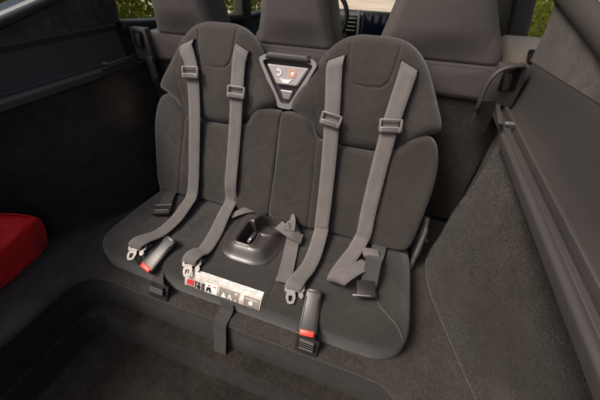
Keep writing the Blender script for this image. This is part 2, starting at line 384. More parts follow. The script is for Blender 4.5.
loops += [rrect(WX0+.000, WX1-.000, WY0+.01, WY1-.002, .08, -.17), rrect(WX0+.004, WX1-.004, WY0+.02, WY1-.006, .075, -.245), rrect(WX0+.005, WX1-.005, WY0+.02, WY1-.009, .074, -.254),
          rrect(WX0+.008, WX1-.008, WY0+.022, WY1-.014, .073, -.257), rrect(WX0+.012, WX1-.012, WY0+.028, WY1-.046, .070, -.258), rrect(WX0+.013, WX1-.013, WY0+.030, WY1-.051, .070, -.260), rrect(WX0+.014, WX1-.014, WY0+.03, WY1-.053, .068, -.266),
          rrect(WX0+.026, WX1-.026, WY0+.04, WY1-.074, .050, -.342), rrect(WX0+.029, WX1-.029, WY0+.043, WY1-.077, .046, -.350), rrect(WX0+.034, WX1-.034, WY0+.05, WY1-.083, .042, -.352)]
for q in (.2, .45, .7, .9): loops.append(rrect(WX0+.034+.48*q, WX1-.034-.48*q, WY0+.05+.3*q, WY1-.083-.3*q, .042*(1-q)+.003, -.352))
nl = len(loops[0])
def sheet(lp, closed):
    V = np.vstack(lp); V[:, 2] += .0025*np.sin(V[:, 0]*23+V[:, 1]*17)*np.cos(V[:, 0]*11-V[:, 1]*29)
    F = [(i*nl+k, i*nl+(k+1) % nl, (i+1)*nl+(k+1) % nl, (i+1)*nl+k) for i in range(len(lp)-1) for k in range(nl)]
    return V, F+([[(len(lp)-1)*nl+k for k in range(nl)]] if closed else [])
NL = 10                                   # loops up to the foot of the rolled edge belong to the floor, the rest is the liner of the footwell
under = [rrect(WX0-.006, WX1+.006, WY0-.006, WY1+.006, .09, -.135)]
o = obj('trunk_floor', sheet(loops[:NL]+under, False), 'floor_carpet', kind='structure', smooth=50)
pile(o, 120000, .0028, 'floor_carpet', lambda c, n: (c[:, 1] > -.05) & (c[:, 1] < .75) & (np.abs(c[:, 0]) < .8), 11)
first = [rrect(WX0-.003, WX1+.003, WY0-.003, WY1+.003, .088, -.112)]
o = obj('footwell_floor', sheet(first+loops[NL:], True), 'shaded_well_carpet', kind='structure', smooth=50)
pile(o, 150000, .0019, 'shaded_well_carpet', lambda c, n: (c[:, 1] > -.05), 14)

# ------------------------------------------------------------------ carpeted side walls of the trunk (bulging over the wheels)
YC = np.array([-.5, -.1, .15, .35, .45, .53, .65, .78, .9, 1.0])
ZC = np.array([-.1, .05, .2, .34, .398])
XR = np.array([[.74, .74, .73, .685, .642, .61, .572, .562, .615, .66],
               [.76, .76, .745, .69, .64, .605, .575, .575, .63, .66],
               [.76, .755, .735, .68, .64, .612, .590, .595, .635, .66],
               [.71, .70, .68, .65, .632, .622, .614, .62, .64, .66],
               [.612]*9+[.66]])
XL = np.array([[.80, .80, .80, .785, .70, .645, .60, .585, .625, .66],
               [.80, .80, .80, .78, .70, .645, .605, .60, .63, .66],
               [.80, .80, .78, .75, .69, .65, .62, .62, .64, .66],
               [.74, .73, .71, .69, .67, .66, .65, .65, .655, .66],
               [.650]*9+[.66]])
def cinterp(t, T, Vv):
    i = int(np.clip(np.searchsorted(T, t)-1, 0, len(T)-2)); h = T[i+1]-T[i]; u = (t-T[i])/h
    def sl(j):
        if j <= 0: return (Vv[1]-Vv[0])/(T[1]-T[0])
        if j >= len(T)-1: return (Vv[-1]-Vv[-2])/(T[-1]-T[-2])
        return (Vv[j+1]-Vv[j-1])/(T[j+1]-T[j-1])
    return (2*u**3-3*u**2+1)*Vv[i]+(u**3-2*u**2+u)*h*sl(i)+(-2*u**3+3*u**2)*Vv[i+1]+(u**3-u**2)*h*sl(i+1)
def wall(XX, sgn):
    ys = np.linspace(-.5, 1.0, 76); zs = np.linspace(-.1, .394, 34)
    def f(y, z):
        x = cinterp(z, ZC, np.array([cinterp(y, YC, XX[k]) for k in range(len(ZC))]))
        x += .0035*math.sin(y*17+z*9)*math.sin(z*21-y*6)
        edge = max(0, 1-(z+.1)/.018)       # the lower border rolls under
        return (sgn*(x+.012*edge**2), y, z+.004)
    return thick(grid(f, ys, zs), (sgn*.012, 0, 0))
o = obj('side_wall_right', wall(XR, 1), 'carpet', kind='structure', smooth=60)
pile(o, 190000, .0026, 'carpet', lambda c, n: (n[:, 0] < -.2) & (c[:, 1] > .1), 12)
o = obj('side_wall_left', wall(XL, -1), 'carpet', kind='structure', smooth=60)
pile(o, 90000, .0028, 'carpet', lambda c, n: (n[:, 0] > .2) & (c[:, 1] > .2), 13)
# rear end of the trunk under the open tailgate
tailp = roundpoly([(-.62, -.12), (-.62, .02), (-.585, .045), (-.50, .045), (-.475, .02), (-.475, -.12)], .02)
tv = np.array([[x, y, z] for x in np.linspace(-.78, .78, 21) for y, z in tailp]); k_ = len(tailp)
tf = [(i*k_+j, i*k_+(j+1) % k_, (i+1)*k_+(j+1) % k_, (i+1)*k_+j) for i in range(20) for j in range(k_)]+[list(range(k_)), [20*k_+j for j in range(k_)]]
tag(obj('sill_cover', (tv, tf), 'trim'), 'black plastic sill cover across the rear edge of the trunk', 'sill cover')

# ------------------------------------------------------------------ side trims with suede pillars and hatch seals
def side_trim(sgn, X0, zl, label, edge, pad, xs, seam, yf):
    t = thing('side_trim', label, 'trim panel', (sgn*(X0+.05), .3, zl), 'hard trims along both sides of the trunk')
    mk = (lambda d: d) if sgn > 0 else mirror
    ys = list(np.linspace(-.4, yf-.02, 28))
    a = X0
    # upper face: ridges beside the load edge, then the panel rising to the suede
    prof = [(a+.030, zl-.020), (a+.008, zl-.018), (a+.008, zl+.001), (a+.011, zl+.004), (a+.0195, zl+.004), (a+.022, zl-.009), (a+.030, zl-.010), (a+.0325, zl+.007), (a+.035, zl+.009), (a+.039, zl+.009), (a+.0415, zl+.000), (a+.049, zl-.001),
            (a+.054, zl+.008), (a+.058, zl+.03), (a+.062, zl+.06), (a+.0645, zl+.09), (xs, zl+.107), (xs+.002, zl+.115), (a+.10, zl+.115), (a+.11, zl+.08), (a+.11, zl-.020)]
    def sh(y): return (0, 0)
    P = np.array(prof)
    V = []; F = []; n = len(P)
    for y in ys:
        up = seam(y)-(zl+.115)
        for x, z in P: V.append((x, y, z+up*np.clip((z-zl-.01)/.10, 0, 1)))
    for i in range(len(ys)-1):
        for k in range(n): F.append((i*n+k, i*n+(k+1) % n, (i+1)*n+(k+1) % n, (i+1)*n+k))
    F += [list(range(n)), [(len(ys)-1)*n+k for k in range(n)]]
    obj('hard_panel', mk((np.array(V), F)), 'trim', t, smooth=35)
    lip = roundpoly([(a-.004, zl-.020), (a-.004, zl-.001), (a+.002, zl+.004), (a+.0105, zl+.003), (a+.0105, zl-.020)], .003)
    obj('load_lip', mk(prism(lip, list(np.linspace(-.4, .765, 24)))), 'trim', t, smooth=35)
    cl = bbox((.012, .15, .007), (a+.003, .868, zl+.013), Matrix.Rotation(R_(-6), 3, 'Z'), .003)
    hook = obj('cover_hook', mk(cl), 'trim', t)
    obj('hook_tip', mk(bbox((.022, .008, .008), (a+.016, .800, zl+.014), None, .003)), 'silver', hook)
    # suede pillar
    def f(y, v):
        zs = seam(y)-.002
        xe, ze = edge(y); ze = max(ze, zs+.02)
        return (xs+(xe-xs)*v+.004*math.sin(math.pi*v), y+v*.02, zs+(ze-zs)*v+.002*math.sin(y*25)*math.sin(v*5))
    obj('suede_pillar', mk(thick(grid(f, np.linspace(-.4, yf, 40), np.linspace(0, 1, 14)), (.014, 0, 0))), 'suede', t, smooth=60)
    # seal and painted gutter along the hatch opening
    pth = [(edge(y)[0]+(.016 if pad else .008), y, max(edge(y)[1], seam(y)+.02)+(.012 if pad else .006)) for y in np.linspace(-.4, yf+.02, 40)]
    obj('hatch_seal', mk(tube(pth, .026 if pad else .013, 14)), 'padseal' if pad else 'rubber', t, smooth=60)
    P2 = np.array(pth)
    def g(i, w):
        p = P2[int(i)]; return (p[0]+.012+w*.075, p[1], p[2]+.002+.030*w-.02*w*w+(.012 if .42 < w < .58 else 0))
    obj('body_gutter', mk(thick(grid(g, range(len(P2)), np.linspace(0, 1, 13)), (0, 0, -.006))), 'paint', t, smooth=30)
    # outer skin of the car below the gutter
    def g2(i, w):
        p = P2[int(i)]; return (p[0]+.088+.10*math.sin(w*1.9), p[1], p[2]+.010-w*.55)
    obj('quarter_panel', mk(thick(grid(g2, range(len(P2)), np.linspace(0, 1, 12)), (.004, 0, 0))), 'paint', t, smooth=60)
    return t
def edgeR(y): return (.672-.03*np.clip((y-.75), 0, 1), .606+(y-.745)*.18)
def edgeL(y): return (.695-.03*np.clip((y-.75), 0, 1), .571+(y-.57)*.24)
side_trim(1, .600, .410, 'right side trim: warm grey ridged panel under a lit brown suede pillar', edgeR, True, .666, lambda y: .548-(y-.616)*.063, 1.03)
side_trim(-1, .640, .418, 'left side trim: shaded dark panel under a black suede pillar beside the red pouch', edgeL, False, .694, lambda y: .537, .955)

# ------------------------------------------------------------------ rear-facing jump seat
T = R_(22); Y0 = .692
def bmap(P, h):
    x, s = P[:, 0], P[:, 1]; return np.stack([x, Y0+s*math.sin(T)-h*math.cos(T), s*math.cos(T)+h*math.sin(T)], 1)
def bp(x, s, h): return tuple(bmap(np.array([[x, s]]), np.array([h]))[0])
BN = (0, -math.cos(T), math.sin(T))
js = thing('jump_seat', 'black fabric double child seat facing backwards out of the trunk', 'car seat', (0, .6, -.1))
half = [(0, .618), (.055, .616), (.10, .600), (.142, .562), (.176, .508), (.203, .455), (.226, .405), (.224, .386), (.198, .374), (.165, .352), (.140, .322), (.115, .308), (.06, .304)]
shield = half+[(0, .303)]+[(-x, s) for x, s in reversed(half[1:])]
SXC = (-.250, .252)
for cx in SXC:
    gr = [([(cx-.070, .612), (cx-.064, .53), (cx-.056, .497), (cx-.040, .482), (cx, .478), (cx+.040, .482), (cx+.056, .497), (cx+.064, .53), (cx+.070, .612)], .0035, .0035),
          ([(cx-.198, .47), (cx-.155, .46), (cx-.14, .40), (cx-.115, .305)], .0015, .006), ([(cx+.198, .47), (cx+.155, .46), (cx+.14, .40), (cx+.115, .305)], .0015, .006)]
    def hf(P, d, cx=cx):
        xr = np.abs(P[:, 0]-cx); return .012*smoothstep((xr-.11)/.09)*smoothstep((.52-P[:, 1])/.12)-.008*np.exp(-((xr-.10)/.035)**2)*smoothstep((.5-P[:, 1])/.1)
    sh = obj('headrest_pad', pillow([(x+cx, s) for x, s in shield], bmap, .004, .030, -.034, gr, .010, hf, rings=70, segs=320, center=(cx, .45), soft=.0007), 'fabric', js, smooth=80)
    for sg in (-1, 1):   # slanted slots where the shoulder straps come out
        bx = cx+sg*.101
        u = Vector((1, 0, 0)) if False else None
        ax = Vector(bp(bx+sg*.029, .530, .016))-Vector(bp(bx-sg*.029, .553, .016))
        obj('strap_slot', bbox((.058, .0055, .005), bp(bx, .5440, .0125), frame3(Vector(BN).cross(ax), BN), .002), 'void', sh)
for sg in (-1, 1):
    cx = SXC[0] if sg < 0 else SXC[1]
    ol = [(.001, .02), (.001, .20), (.001, .366), (.012, .377), (.060, .377), (.086, .372), (.104, .352), (.122, .322), (.150, .305), (.25, .300), (.350, .305), (.376, .322), (.400, .350), (.425, .368), (.455, .372),
          (.478, .352), (.494, .31), (.503, .24), (.500, .14), (.490, .05), (.478, .016), (.44, .004), (.25, .002), (.06, .002), (.016, .004)]
    gr = [([(sg*.128, .315), (sg*.140, .18), (sg*.148, .0)], .004, .0035), ([(sg*.360, .305), (sg*.372, .15), (sg*.380, .0)], .004, .0035), ([(sg*.02, .378), (sg*.02, 0)], .0, .003)]
    def hf2(P, d):
        xr = np.abs(P[:, 0]); ins = np.exp(-((xr-.25)/.085)**4)
        return -.010*ins+.004*np.sin(P[:, 1]*30+xr*12)*.25+.006*smoothstep((.1-P[:, 1])/.1)-.005*np.exp(-(xr/.004)**2)
    obj('backrest', pillow([(sg*x, s) for x, s in ol], bmap, .012, .022, -.05, gr, .004, hf2, rings=70, segs=340, center=(sg*.25, .16), edge=lambda p: abs(p[0]) > .009, soft=.0009), 'fabric', js, smooth=80)

# cushion
def cmap(P, h): return np.stack([P[:, 0], P[:, 1], h], 1)
col = [(0, .374), (.2, .374), (.40, .376), (.455, .382), (.495, .404), (.512, .44), (.515, .52), (.510, .62), (.502, .70), (.49, .745), (.46, .755), (.2, .757)]
col = col+[(0, .757)]+[(-x, y) for x, y in reversed(col[1:])]
cg = [([(s*.43, .75), (s*.424, .62), (s*.408, .53), (s*.425, .48), (s*.475, .435), (s*.50, .41)], .004, .0032) for s in (-1, 1)]
cg += [([(s*.150, .75), (s*.135, .60), (s*.128, .48), (s*.128, .37)], .0035, .004) for s in (-1, 1)]
def chf(P, d):
    xr = np.abs(P[:, 0]); dish = np.exp(-((xr-.27)/.12)**4)*np.exp(-((P[:, 1]-.58)/.13)**2)
    return -.010*dish+.003*np.sin(P[:, 0]*27+1)*np.sin(P[:, 1]*31)-.045*smoothstep((.096-np.linalg.norm((P-np.array([0, .587]))*np.array([1, .88]), axis=1))/.02)
CV, CF = pillow(col, cmap, 0, .05, -.102, cg, .004, chf, rings=90, segs=460, center=(0, .56), soft=.0010)
cu = obj('cushion', (CV, CF), 'mesh_fabric', js, smooth=80)
for sg in (-1, 1):
    pth = catmull([(sg*.43, .745), (sg*.424, .62), (sg*.408, .53), (sg*.425, .48), (sg*.475, .435), (sg*.497, .415)], 14); CT = CV[:90*460]
    obj('piping', tube([(p[0], p[1], CT[np.argsort(((CT[:, :2]-p)**2).sum(1))[:4], 2].mean()+.0022) for p in pth], .0019, 8), 'thread', cu, smooth=80)
# printed label sewn on the front roll of the cushion
def roll(x, a, off): return (x, .424-(.0505+off)*math.sin(a), -.0505+(.0505+off)*math.cos(a))
def rollpatch(x0, x1, a0, a1, off, th=.0006, nx=24, na=10, skew=0):
    return thick(grid(lambda u, a: roll(u+skew*(a-a0), a, off), np.linspace(x0, x1, nx), np.linspace(R_(a0), R_(a1), na)), (0, -th*.7, th*.7))
lb = obj('warning_label', rollpatch(-.138, .112, 18, 80, .0022), 'label', js, label='creased white printed warning label sewn on the front of the cushion')
def rollpoly(P, off=.0044, th=.0004):
    P = np.asarray(P, float); k = len(P)
    V = np.array([roll(x, R_(14+a), off) for x, a in P]+[roll(x, R_(14+a), off+th) for x, a in P])
    return V, [list(range(k)), list(range(k, 2*k))]+[(i, (i+1) % k, k+(i+1) % k, k+i) for i in range(k)]
def disc(cx, ca, r): return [(cx+r*math.cos(t), ca-r*1100*math.sin(t)) for t in np.linspace(0, 2*math.pi, 13)[:-1]]
for x0, x1, mm in ((-.020, .044, 'labeldim'), (.060, .108, 'labeldim'), (-.066, -.026, 'white')):
    obj('print_patch', rollpatch(x0, x1, 44, 78, .0034), mm, lb)
for P, mm in ([[(-.128, 40), (-.106, 38), (-.106, 54), (-.128, 56)], 'redprint'], [[(-.103, 38), (-.094, 38), (-.094, 41), (-.097, 41), (-.097, 56), (-.100, 56), (-.100, 41), (-.103, 41)], 'black'], [disc(-.088, 42, .0035), 'black'],
              [[(-.092, 47), (-.084, 47), (-.082, 56), (-.085, 56), (-.086, 62), (-.090, 62), (-.091, 56), (-.094, 56)], 'black'], [[(-.078, 38), (-.069, 38), (-.069, 62), (-.072, 62), (-.072, 42), (-.075, 42), (-.075, 62), (-.078, 62)], 'black'],
              [disc(-.054, 38, .003), 'redprint'], [[(-.060, 44), (-.048, 42), (-.044, 58), (-.050, 60), (-.054, 50), (-.058, 60), (-.063, 58)], 'black'], [[(-.040, 36), (-.030, 36), (-.030, 39), (-.040, 39)], 'redprint'],
              [[(-.012, 60), (-.004, 40), (.004, 60)], 'white'], [[(.010, 58), (.016, 40), (.024, 60), (.020, 61), (.016, 50), (.013, 59)], 'white'], [[(.031, 34), (.039, 34), (.036, 60), (.033, 60)], 'white'], [disc(.083, 48, .0065), 'white'], [[(.066, 36), (.102, 36), (.102, 37.5), (.066, 37.5)], 'white'],
              [[(-.130, 60), (-.098, 59), (-.098, 61), (-.130, 62)], 'black']):
    obj('print_mark', rollpoly(P), mm, lb)
rl = random.Random(3)
for row, (a0, xa, xb) in enumerate([(22, -.125, -.02), (27, -.125, .0), (32, -.125, -.03), (24, .02, .1), (29, .02, .09)]):
    bits = []; xx = xa
    while xx < xb:
        w_ = rl.uniform(.004, .012); bits.append(rollpatch(xx, min(xx+w_, xb), a0, a0+2.2, .0034, nx=3, na=2)); xx += w_+.002
    obj('print_line', join(*bits), 'labeldim', lb)
# moulded tray between the two places
tro = [(0, .474), (.045, .477), (.078, .495), (.093, .53), (.100, .59), (.098, .645), (.080, .682), (.045, .694), (0, .696), (-.045, .694), (-.080, .682), (-.098, .645), (-.100, .59), (-.093, .53), (-.078, .495), (-.045, .477)]
def sdbox(P, cx, cy, hx, hy, r):
    q = np.abs(P-np.array([cx, cy]))-np.array([hx-r, hy-r]); return np.linalg.norm(np.maximum(q, 0), axis=1)+np.minimum(np.maximum(q[:, 0], q[:, 1]), 0)-r
def trh(P, d):
    rim = .030*smoothstep(d/.044)
    bowl = np.linalg.norm(P-np.array([.026, .632]), axis=1)-.048
    slot = sdbox(P, -.012, .573, .028, .048, .012)
    rec = np.minimum(bowl, slot)
    step = .018*smoothstep(-(bowl-.012)/.012)*(slot > 0)
    return rim-.048*smoothstep(-rec/.008)-.010*smoothstep(-(slot+.006)/.006)+.004*np.exp(-((rec-.006)/.005)**2)
tr = obj('moulded_tray', pillow(tro, cmap, .007, .003, -.02, (), 0, trh, rings=80, segs=260, center=(.0, .59)), 'gloss', js, smooth=70, label='glossy black moulded tray with a recessed latch between the two seats')
obj('latch_lever', bbox((.016, .046, .030), (-.010, .578, .000), Matrix.Rotation(R_(14), 3, 'X') @ Matrix.Rotation(R_(-12), 3, 'Z'), .005), 'blackplastic', tr)
obj('latch_button', bbox((.010, .012, .006), (-.008, .562, .017), Matrix.Rotation(R_(14), 3, 'X'), .002), 'silver', tr)
# pull strap hanging into the footwell
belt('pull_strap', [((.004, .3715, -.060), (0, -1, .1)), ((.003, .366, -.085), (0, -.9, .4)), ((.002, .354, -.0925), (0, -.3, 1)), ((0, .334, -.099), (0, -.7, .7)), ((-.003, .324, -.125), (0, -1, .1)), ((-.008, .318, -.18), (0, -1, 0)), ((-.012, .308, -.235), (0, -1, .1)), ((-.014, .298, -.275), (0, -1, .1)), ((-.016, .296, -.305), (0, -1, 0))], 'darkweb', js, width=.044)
# hinge levers at the ends of the backrest
for sg in (-1, 1):
    pp = catmull([(sg*.512, .715, -.085), (sg*.518, .742, -.03), (sg*.522, .768, .03), (sg*.520, .795, .085)], 6)
    obj('hinge_lever', tube(pp, [.010]*5+[.013]*10+[.010]*4, 10, flat=1.3), 'silver', js)
    obj('hinge_bracket', join(bbox((.02, .06, .10), (sg*.500, .775, -.02), None, .004), tube([(sg*.49, .775, .0), (sg*.545, .775, .0)], .009, 12, up=(0, 1, 0))), 'blackplastic', js)

# ------------------------------------------------------------------ harness belts
UP = (0, 0, 1)
def tongue(parent, tip, d, wing=1, mat_='steel', name='tongue'):
    """metal tongue: slotted cross bar, neck and hooked prong; d = direction in the plan"""
    d = Vector((d[0], d[1], d[2] if len(d) > 2 else 0)).normalized(); nrm = Vector(UP)-d*d.dot(Vector(UP)); F3 = frame3(d, nrm)
    def mp(P, h): return np.array([tuple(Vector(tip)+F3 @ Vector((p[0], p[1], hh))) for p, hh in zip(P, h)])
    outer = roundpoly([(-.028, -.012), (.028, -.012), (.028, .010), (-.028, .010)], .006, 4); inner = roundpoly([(-.021, -.006), (.021, -.006), (.021, .003), (-.021, .003)], .002, 4)
    prong = roundpoly([(-.002, .009), (.022, .009), (.024, .026), (.018, .043), (.002, .043), (-.004, .026)], .005, 4); hole = roundpoly([(.005, .020), (.016, .020), (.016, .032), (.013, .036), (.008, .036), (.005, .032)], .002, 4)
    hook = roundpoly([(-.022, .008), (-.010, .008), (-.012, .024), (-.020, .030), (-.026, .022)], .004, 4)
    def mm(P): P = np.array(P); P[:, 0] *= wing; return P
    return obj(name, join(ringplate(mm(outer), mm(inner), mp, .003), ringplate(mm(prong), mm(hole), lambda P, h: mp(P, h+.0002), .0026), polyplate(mm(hook), lambda P, h: mp(P, h+.0004), .0024)), mat_, parent, smooth=30)
def adjuster(parent, x, s, h, ang):
    """three-bar slide: open loop at the top, solid grip below"""
    c = Vector(bp(x, s, h)); ax = Vector(BN); u = (Matrix.Rotation(R_(ang), 3, ax) @ (Vector(bp(x, s+.1, h))-Vector(bp(x, s, h)))).normalized(); F3 = frame3(u, ax)
    def at(p): return tuple(c+F3 @ Vector(p))
    loop = [at(p) for p in [(-.028, -.008, .006), (-.0295, .004, .0065), (-.029, .017, .007), (.029, .017, .007), (.0295, .004, .0065), (.028, -.008, .006)]]
    a = obj('adjuster', join(bbox((.060, .017, .013), at((0, -.012, .005)), F3, .004, 3), bbox((.0075, .036, .009), at((-.0285, .000, .005)), F3, .003), bbox((.0075, .036, .009), at((.0285, .000, .005)), F3, .003), bbox((.056, .006, .006), at((0, .0155, .008)), F3, .0025)), 'greyplastic', parent)
    obj('grip_bar', join(*[bbox((.044, .0015, .0015), at((0, -.0165+.0045*k, .0118)), F3, .0004) for k in range(3)]), 'blackplastic', a)
def shoulder(parent, tops, cush, adj, slant, name='shoulder_strap', extra=()):
    """tops: (x, s, h) down the backrest; cush: (x, y, z) forward over the cushion"""
    x0, s0, h0 = tops[0]
    k = -slant*.42
    ctrl = [(bp(x0, s0+.004, h0-.024), BN, None, k), (bp(x0, s0+.002, h0-.006), BN, None, k), (bp(x0, s0-.008, h0+.004), BN, None, k), (bp(x0, s0-.020, h0+.008), BN, None, k*.9)]
    ctrl += [(bp(*p), BN, None, k*.35 if i == 0 else 0) for i, p in enumerate(tops[1:])]
    for i, p in enumerate(cush): ctrl.append((p[:3], p[3] if len(p) > 3 else (UP if i else (0, -.7, .7))))
    b = belt(name, ctrl+list(extra), 'web', parent)
    adjuster(parent, *adj)
    return b
hl = thing('seat_harness', 'seat-belt harness lying over the shaded seat beside the red pouch', 'seat belt', (-.25, .55, 0), 'harnesses of the jump seat')
shoulder(hl, [(-.350, .543, .018), (-.338, .50, 0.026), (-.322, .45, 0.026), (-.313, .33, 0.022), (-.310, .20, 0.022), (-.309, .10, 0.022)],
         [(-.308, .672, .035, (0, -.75, .65)), (-.303, .615, .019, (0, -.3, .95)), (-.300, .552, .011), (-.306, .485, .012), (-.318, .44, .026, (0, -.1, 1)), (-.328, .415, .028, (0, -.5, .85)), (-.333, .402, .016, (0, -1, 0)), (-.330, .412, .004, (0, -.4, -.9)), (-.322, .445, .003, (0, .1, -1))], (-.324, .452, .030, 4), -1)
tongue(hl, (-.326, .408, .012), (.32, -.9, -.25))
shoulder(hl, [(-.150, .543, .018), (-.153, .50, 0.026), (-.152, .42, 0.028), (-.150, .30, .026), (-.150, .20, .027), (-.150, .10, .030)],
         [(-.151, .690, .040, (0, -.75, .65)), (-.146, .628, .024, (0, -.35, .93)), (-.131, .545, .014), (-.124, .475, .014), (-.128, .448, .028, (0, -.1, 1)), (-.134, .424, .030, (0, -.5, .85)), (-.137, .410, .016, (0, -1, 0)), (-.134, .420, .004, (0, -.4, -.9)), (-.128, .450, .003, (0, .1, -1))], (-.150, .412, .030, 0), 1)
tongue(hl, (-.130, .416, .012), (.42, -.9, -.3))
hr = thing('seat_harness', 'seat-belt harness on the lit seat, one strap looped beside the dark clip', 'seat belt', (.25, .55, 0), 'harnesses of the jump seat')
shoulder(hr, [(.152, .543, .018), (.154, .50, 0.026), (.170, .385, 0.028), (.184, .25, .027), (.194, .12, .030), (.199, .04, .036)],
         [(.202, .662, .035, (0, -.6, .8)), (.206, .585, .016), (.203, .525, .012), (.194, .472, .024), (.189, .448, .026, (0, -.5, .8)), (.187, .434, .014, (0, -1, 0)), (.189, .444, .004, (0, -.4, -.9)), (.194, .474, .003, (0, .1, -1))], (.1705, .375, .031, -8), -1)
tongue(hr, (.191, .440, .012), (.30, -.9, -.25), 1, 'silver')
shoulder(hr, [(.353, .543, .018), (.351, .50, 0.026), (.341, .385, 0.028), (.337, .25, 0.024), (.336, .12, 0.026), (.338, .05, 0.030)],
         [(.334, .672, .035, (0, -.6, .8)), (.322, .63, .018, (-.1, -.2, .9)), (.304, .575, .012, (0, 0, 1)), (.293, .53, .012, (0, 0, 1)), (.291, .506, .014, (0, .3, .95)), (.294, .492, .024, (0, .9, .4)), (.300, .492, .038, (0, .9, -.4)), (.312, .506, .047, (0, .3, -.95)), (.332, .533, .046, (0, -.1, -1)), (.352, .562, .036, (0, -.3, -1)), (.368, .590, .024, (0, -.3, -1))], (.3415, .385, .031, 6), 1)
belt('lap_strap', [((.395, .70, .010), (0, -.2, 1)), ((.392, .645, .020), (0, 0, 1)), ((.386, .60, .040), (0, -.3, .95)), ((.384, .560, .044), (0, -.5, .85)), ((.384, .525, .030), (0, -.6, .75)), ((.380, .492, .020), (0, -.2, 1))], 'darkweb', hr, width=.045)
obj('guide_clip', bbox((.050, .034, .014), (.372, .628, .030), frame3((.3, -1, .1), (.1, .1, 1)), .004), 'greyplastic', hr)
ck = obj('lap_clip', bbox((.052, .050, .012), (.379, .498, .026), frame3((-.25, 1, .1), (0, -.1, 1)), .004), 'blackplastic', hr, label='black plastic clip on the end of the lap strap')
obj('clip_bar', bbox((.050, .005, .008), (.372, .4735, .026), frame3((-.25, 1, .1), (0, -.1, 1)), .002), 'silver', ck)
# lap strap and dark clip at the outer end of the shaded seat
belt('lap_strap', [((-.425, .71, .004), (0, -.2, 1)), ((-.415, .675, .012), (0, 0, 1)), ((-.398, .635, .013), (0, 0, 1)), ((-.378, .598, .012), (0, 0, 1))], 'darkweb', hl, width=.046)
ck = obj('lap_clip', bbox((.062, .040, .014), (-.372, .578, .014), frame3((.42, -1, 0), (0, 0, 1)), .004), 'blackplastic', hl)
obj('clip_bar', bbox((.060, .005, .006), (-.382, .600, .019), frame3((.42, -1, 0), (0, 0, 1)), .002), 'greyplastic', ck)
obj('clip_bar', bbox((.048, .004, .004), (-.370, .573, .021), frame3((.42, -1, 0), (0, 0, 1)), .001), 'silver', ck)
# crotch strap folded over itself beside the tray
cs = thing('crotch_strap', 'short webbing strap with a twisted fold lying beside the moulded tray', 'seat belt', (.12, .58, .005))
belt('strap', [((.150, .448, .012), (0, -.4, .9)), ((.148, .475, .010), UP), ((.136, .54, .008), UP), ((.124, .60, .014), UP), ((.120, .628, .034), (.1, .5, .9)), ((.104, .650, .046), (.5, .3, .8))], 'web', cs, width=.044)
belt('folded_end', [((.060, .640, .034), (-.4, -.2, .9)), ((.088, .622, .040), (0, -.2, 1)), ((.118, .612, .037), (.2, -.2, 1)), ((.150, .618, .018), (.4, -.2, .8))], 'web', cs, width=.036)
belt('upper_fold', [((.078, .700, .006), (0, -.6, .8)), ((.090, .676, .040), (-.3, -.6, .7)), ((.100, .646, .047), (-.2, -.3, .9)), ((.106, .618, .044), UP)], 'web', cs, width=.036)
st = belt('loose_strap', [((-.125, .640, .012), (-.2, 0, 1)), ((-.098, .665, .022), (0, -.3, 1)), ((-.062, .690, .026), (0, -.5, .9)), ((-.020, .708, .018), (0, -.5, .9)), ((.03, .715, .006), (0, -.4, 1))], 'web', None, width=.026)
tag(st, 'loose end of webbing tucked between the tray and the backrest', 'strap')

# ------------------------------------------------------------------ buckles on the front edge
def buckle(x, ang, label, plate_x, lie):
    b = thing('belt_buckle', label, 'buckle', (x, .35, -.1), 'buckles on the front edge of the jump seat')
    top, bot = lie
    u = (Vector(bot)-Vector(top)); L = u.length; u.normalize(); n = Vector((0, -.55, .83)); F3 = frame3(u, n); c = (Vector(top)+Vector(bot))*.5
    def at(p): return tuple(c+F3 @ Vector(p))
    hb = obj('housing', join(bbox((.055, L, .027), tuple(c), F3, .006, 3, taper=(.82, .8)), bbox((.030, .010, .005), at((0, -L*.46, .010)), F3, .002)), 'blackplastic', b)
    obj('seam_line', join(bbox((.0015, L*.7, .0012), at((-.0175, .004, .0128)), F3, .0004), bbox((.0015, L*.7, .0012), at((.0175, .004, .0128)), F3, .0004)), 'void', hb)
    rb = obj('release_button', bbox((.040, .016, .018), at((0, L*.5-.002, .006)), F3, .004), 'red', b, label='red release button')
    obj('mouth', bbox((.040, .004, .012), at((0, L*.5+.004, -.006)), F3, .001), 'void', b)
    # bracket plate bent over the carpet edge
    p = Vector(bot)
    def mp(P, h): return np.array([(plate_x+q[0], .346-q[1]*.30+.02*0-hh*.8, -.082-q[1]*.55+hh*.6) for q, hh in zip(P, h)])
    obj('anchor_plate', join(polyplate([(-.033, -.040), (.033, -.040), (.031, .040), (-.031, .040)], mp, .004, .008)), 'blackplastic', b)
    belt('stalk_strap', [((plate_x*.6+bot[0]*.4, bot[1]+.012, bot[2]-.010), (0, -.6, .8)), ((plate_x*.8+bot[0]*.2, bot[1]-.006, bot[2]-.032), (0, -.8, .5)), ((plate_x, .347, -.078), (0, -.9, .4)), ((plate_x, .338, -.100), (0, -.9, .4))], 'darkweb', b, width=.040)
    def mp2(P, h): return mp(P, h+.005)
    obj('strap_bar', join(polyplate([(-.020, -.028), (.020, -.028), (.020, .012), (-.020, .012)], mp2, .010, .004)), 'greyplastic' if x > 0 else 'blackplastic', b)
    obj('slot_bar', join(*[polyplate([(-.024, z0), (.024, z0), (.024, z0+.004), (-.024, z0+.004)], lambda P, h: mp(P, h+.016), .002) for z0 in (-.022, -.012, -.002)]), 'silver' if x < 0 else 'void', b)
buckle(.258, 0, 'black buckle with red button hanging over the lit front edge of the seat', .262, ((.246, .452, .020), (.258, .356, -.040)))
buckle(-.262, 0, 'black buckle with red button on the shaded seat near the printed label', -.222, ((-.236, .468, .026), (-.265, .368, -.018)))

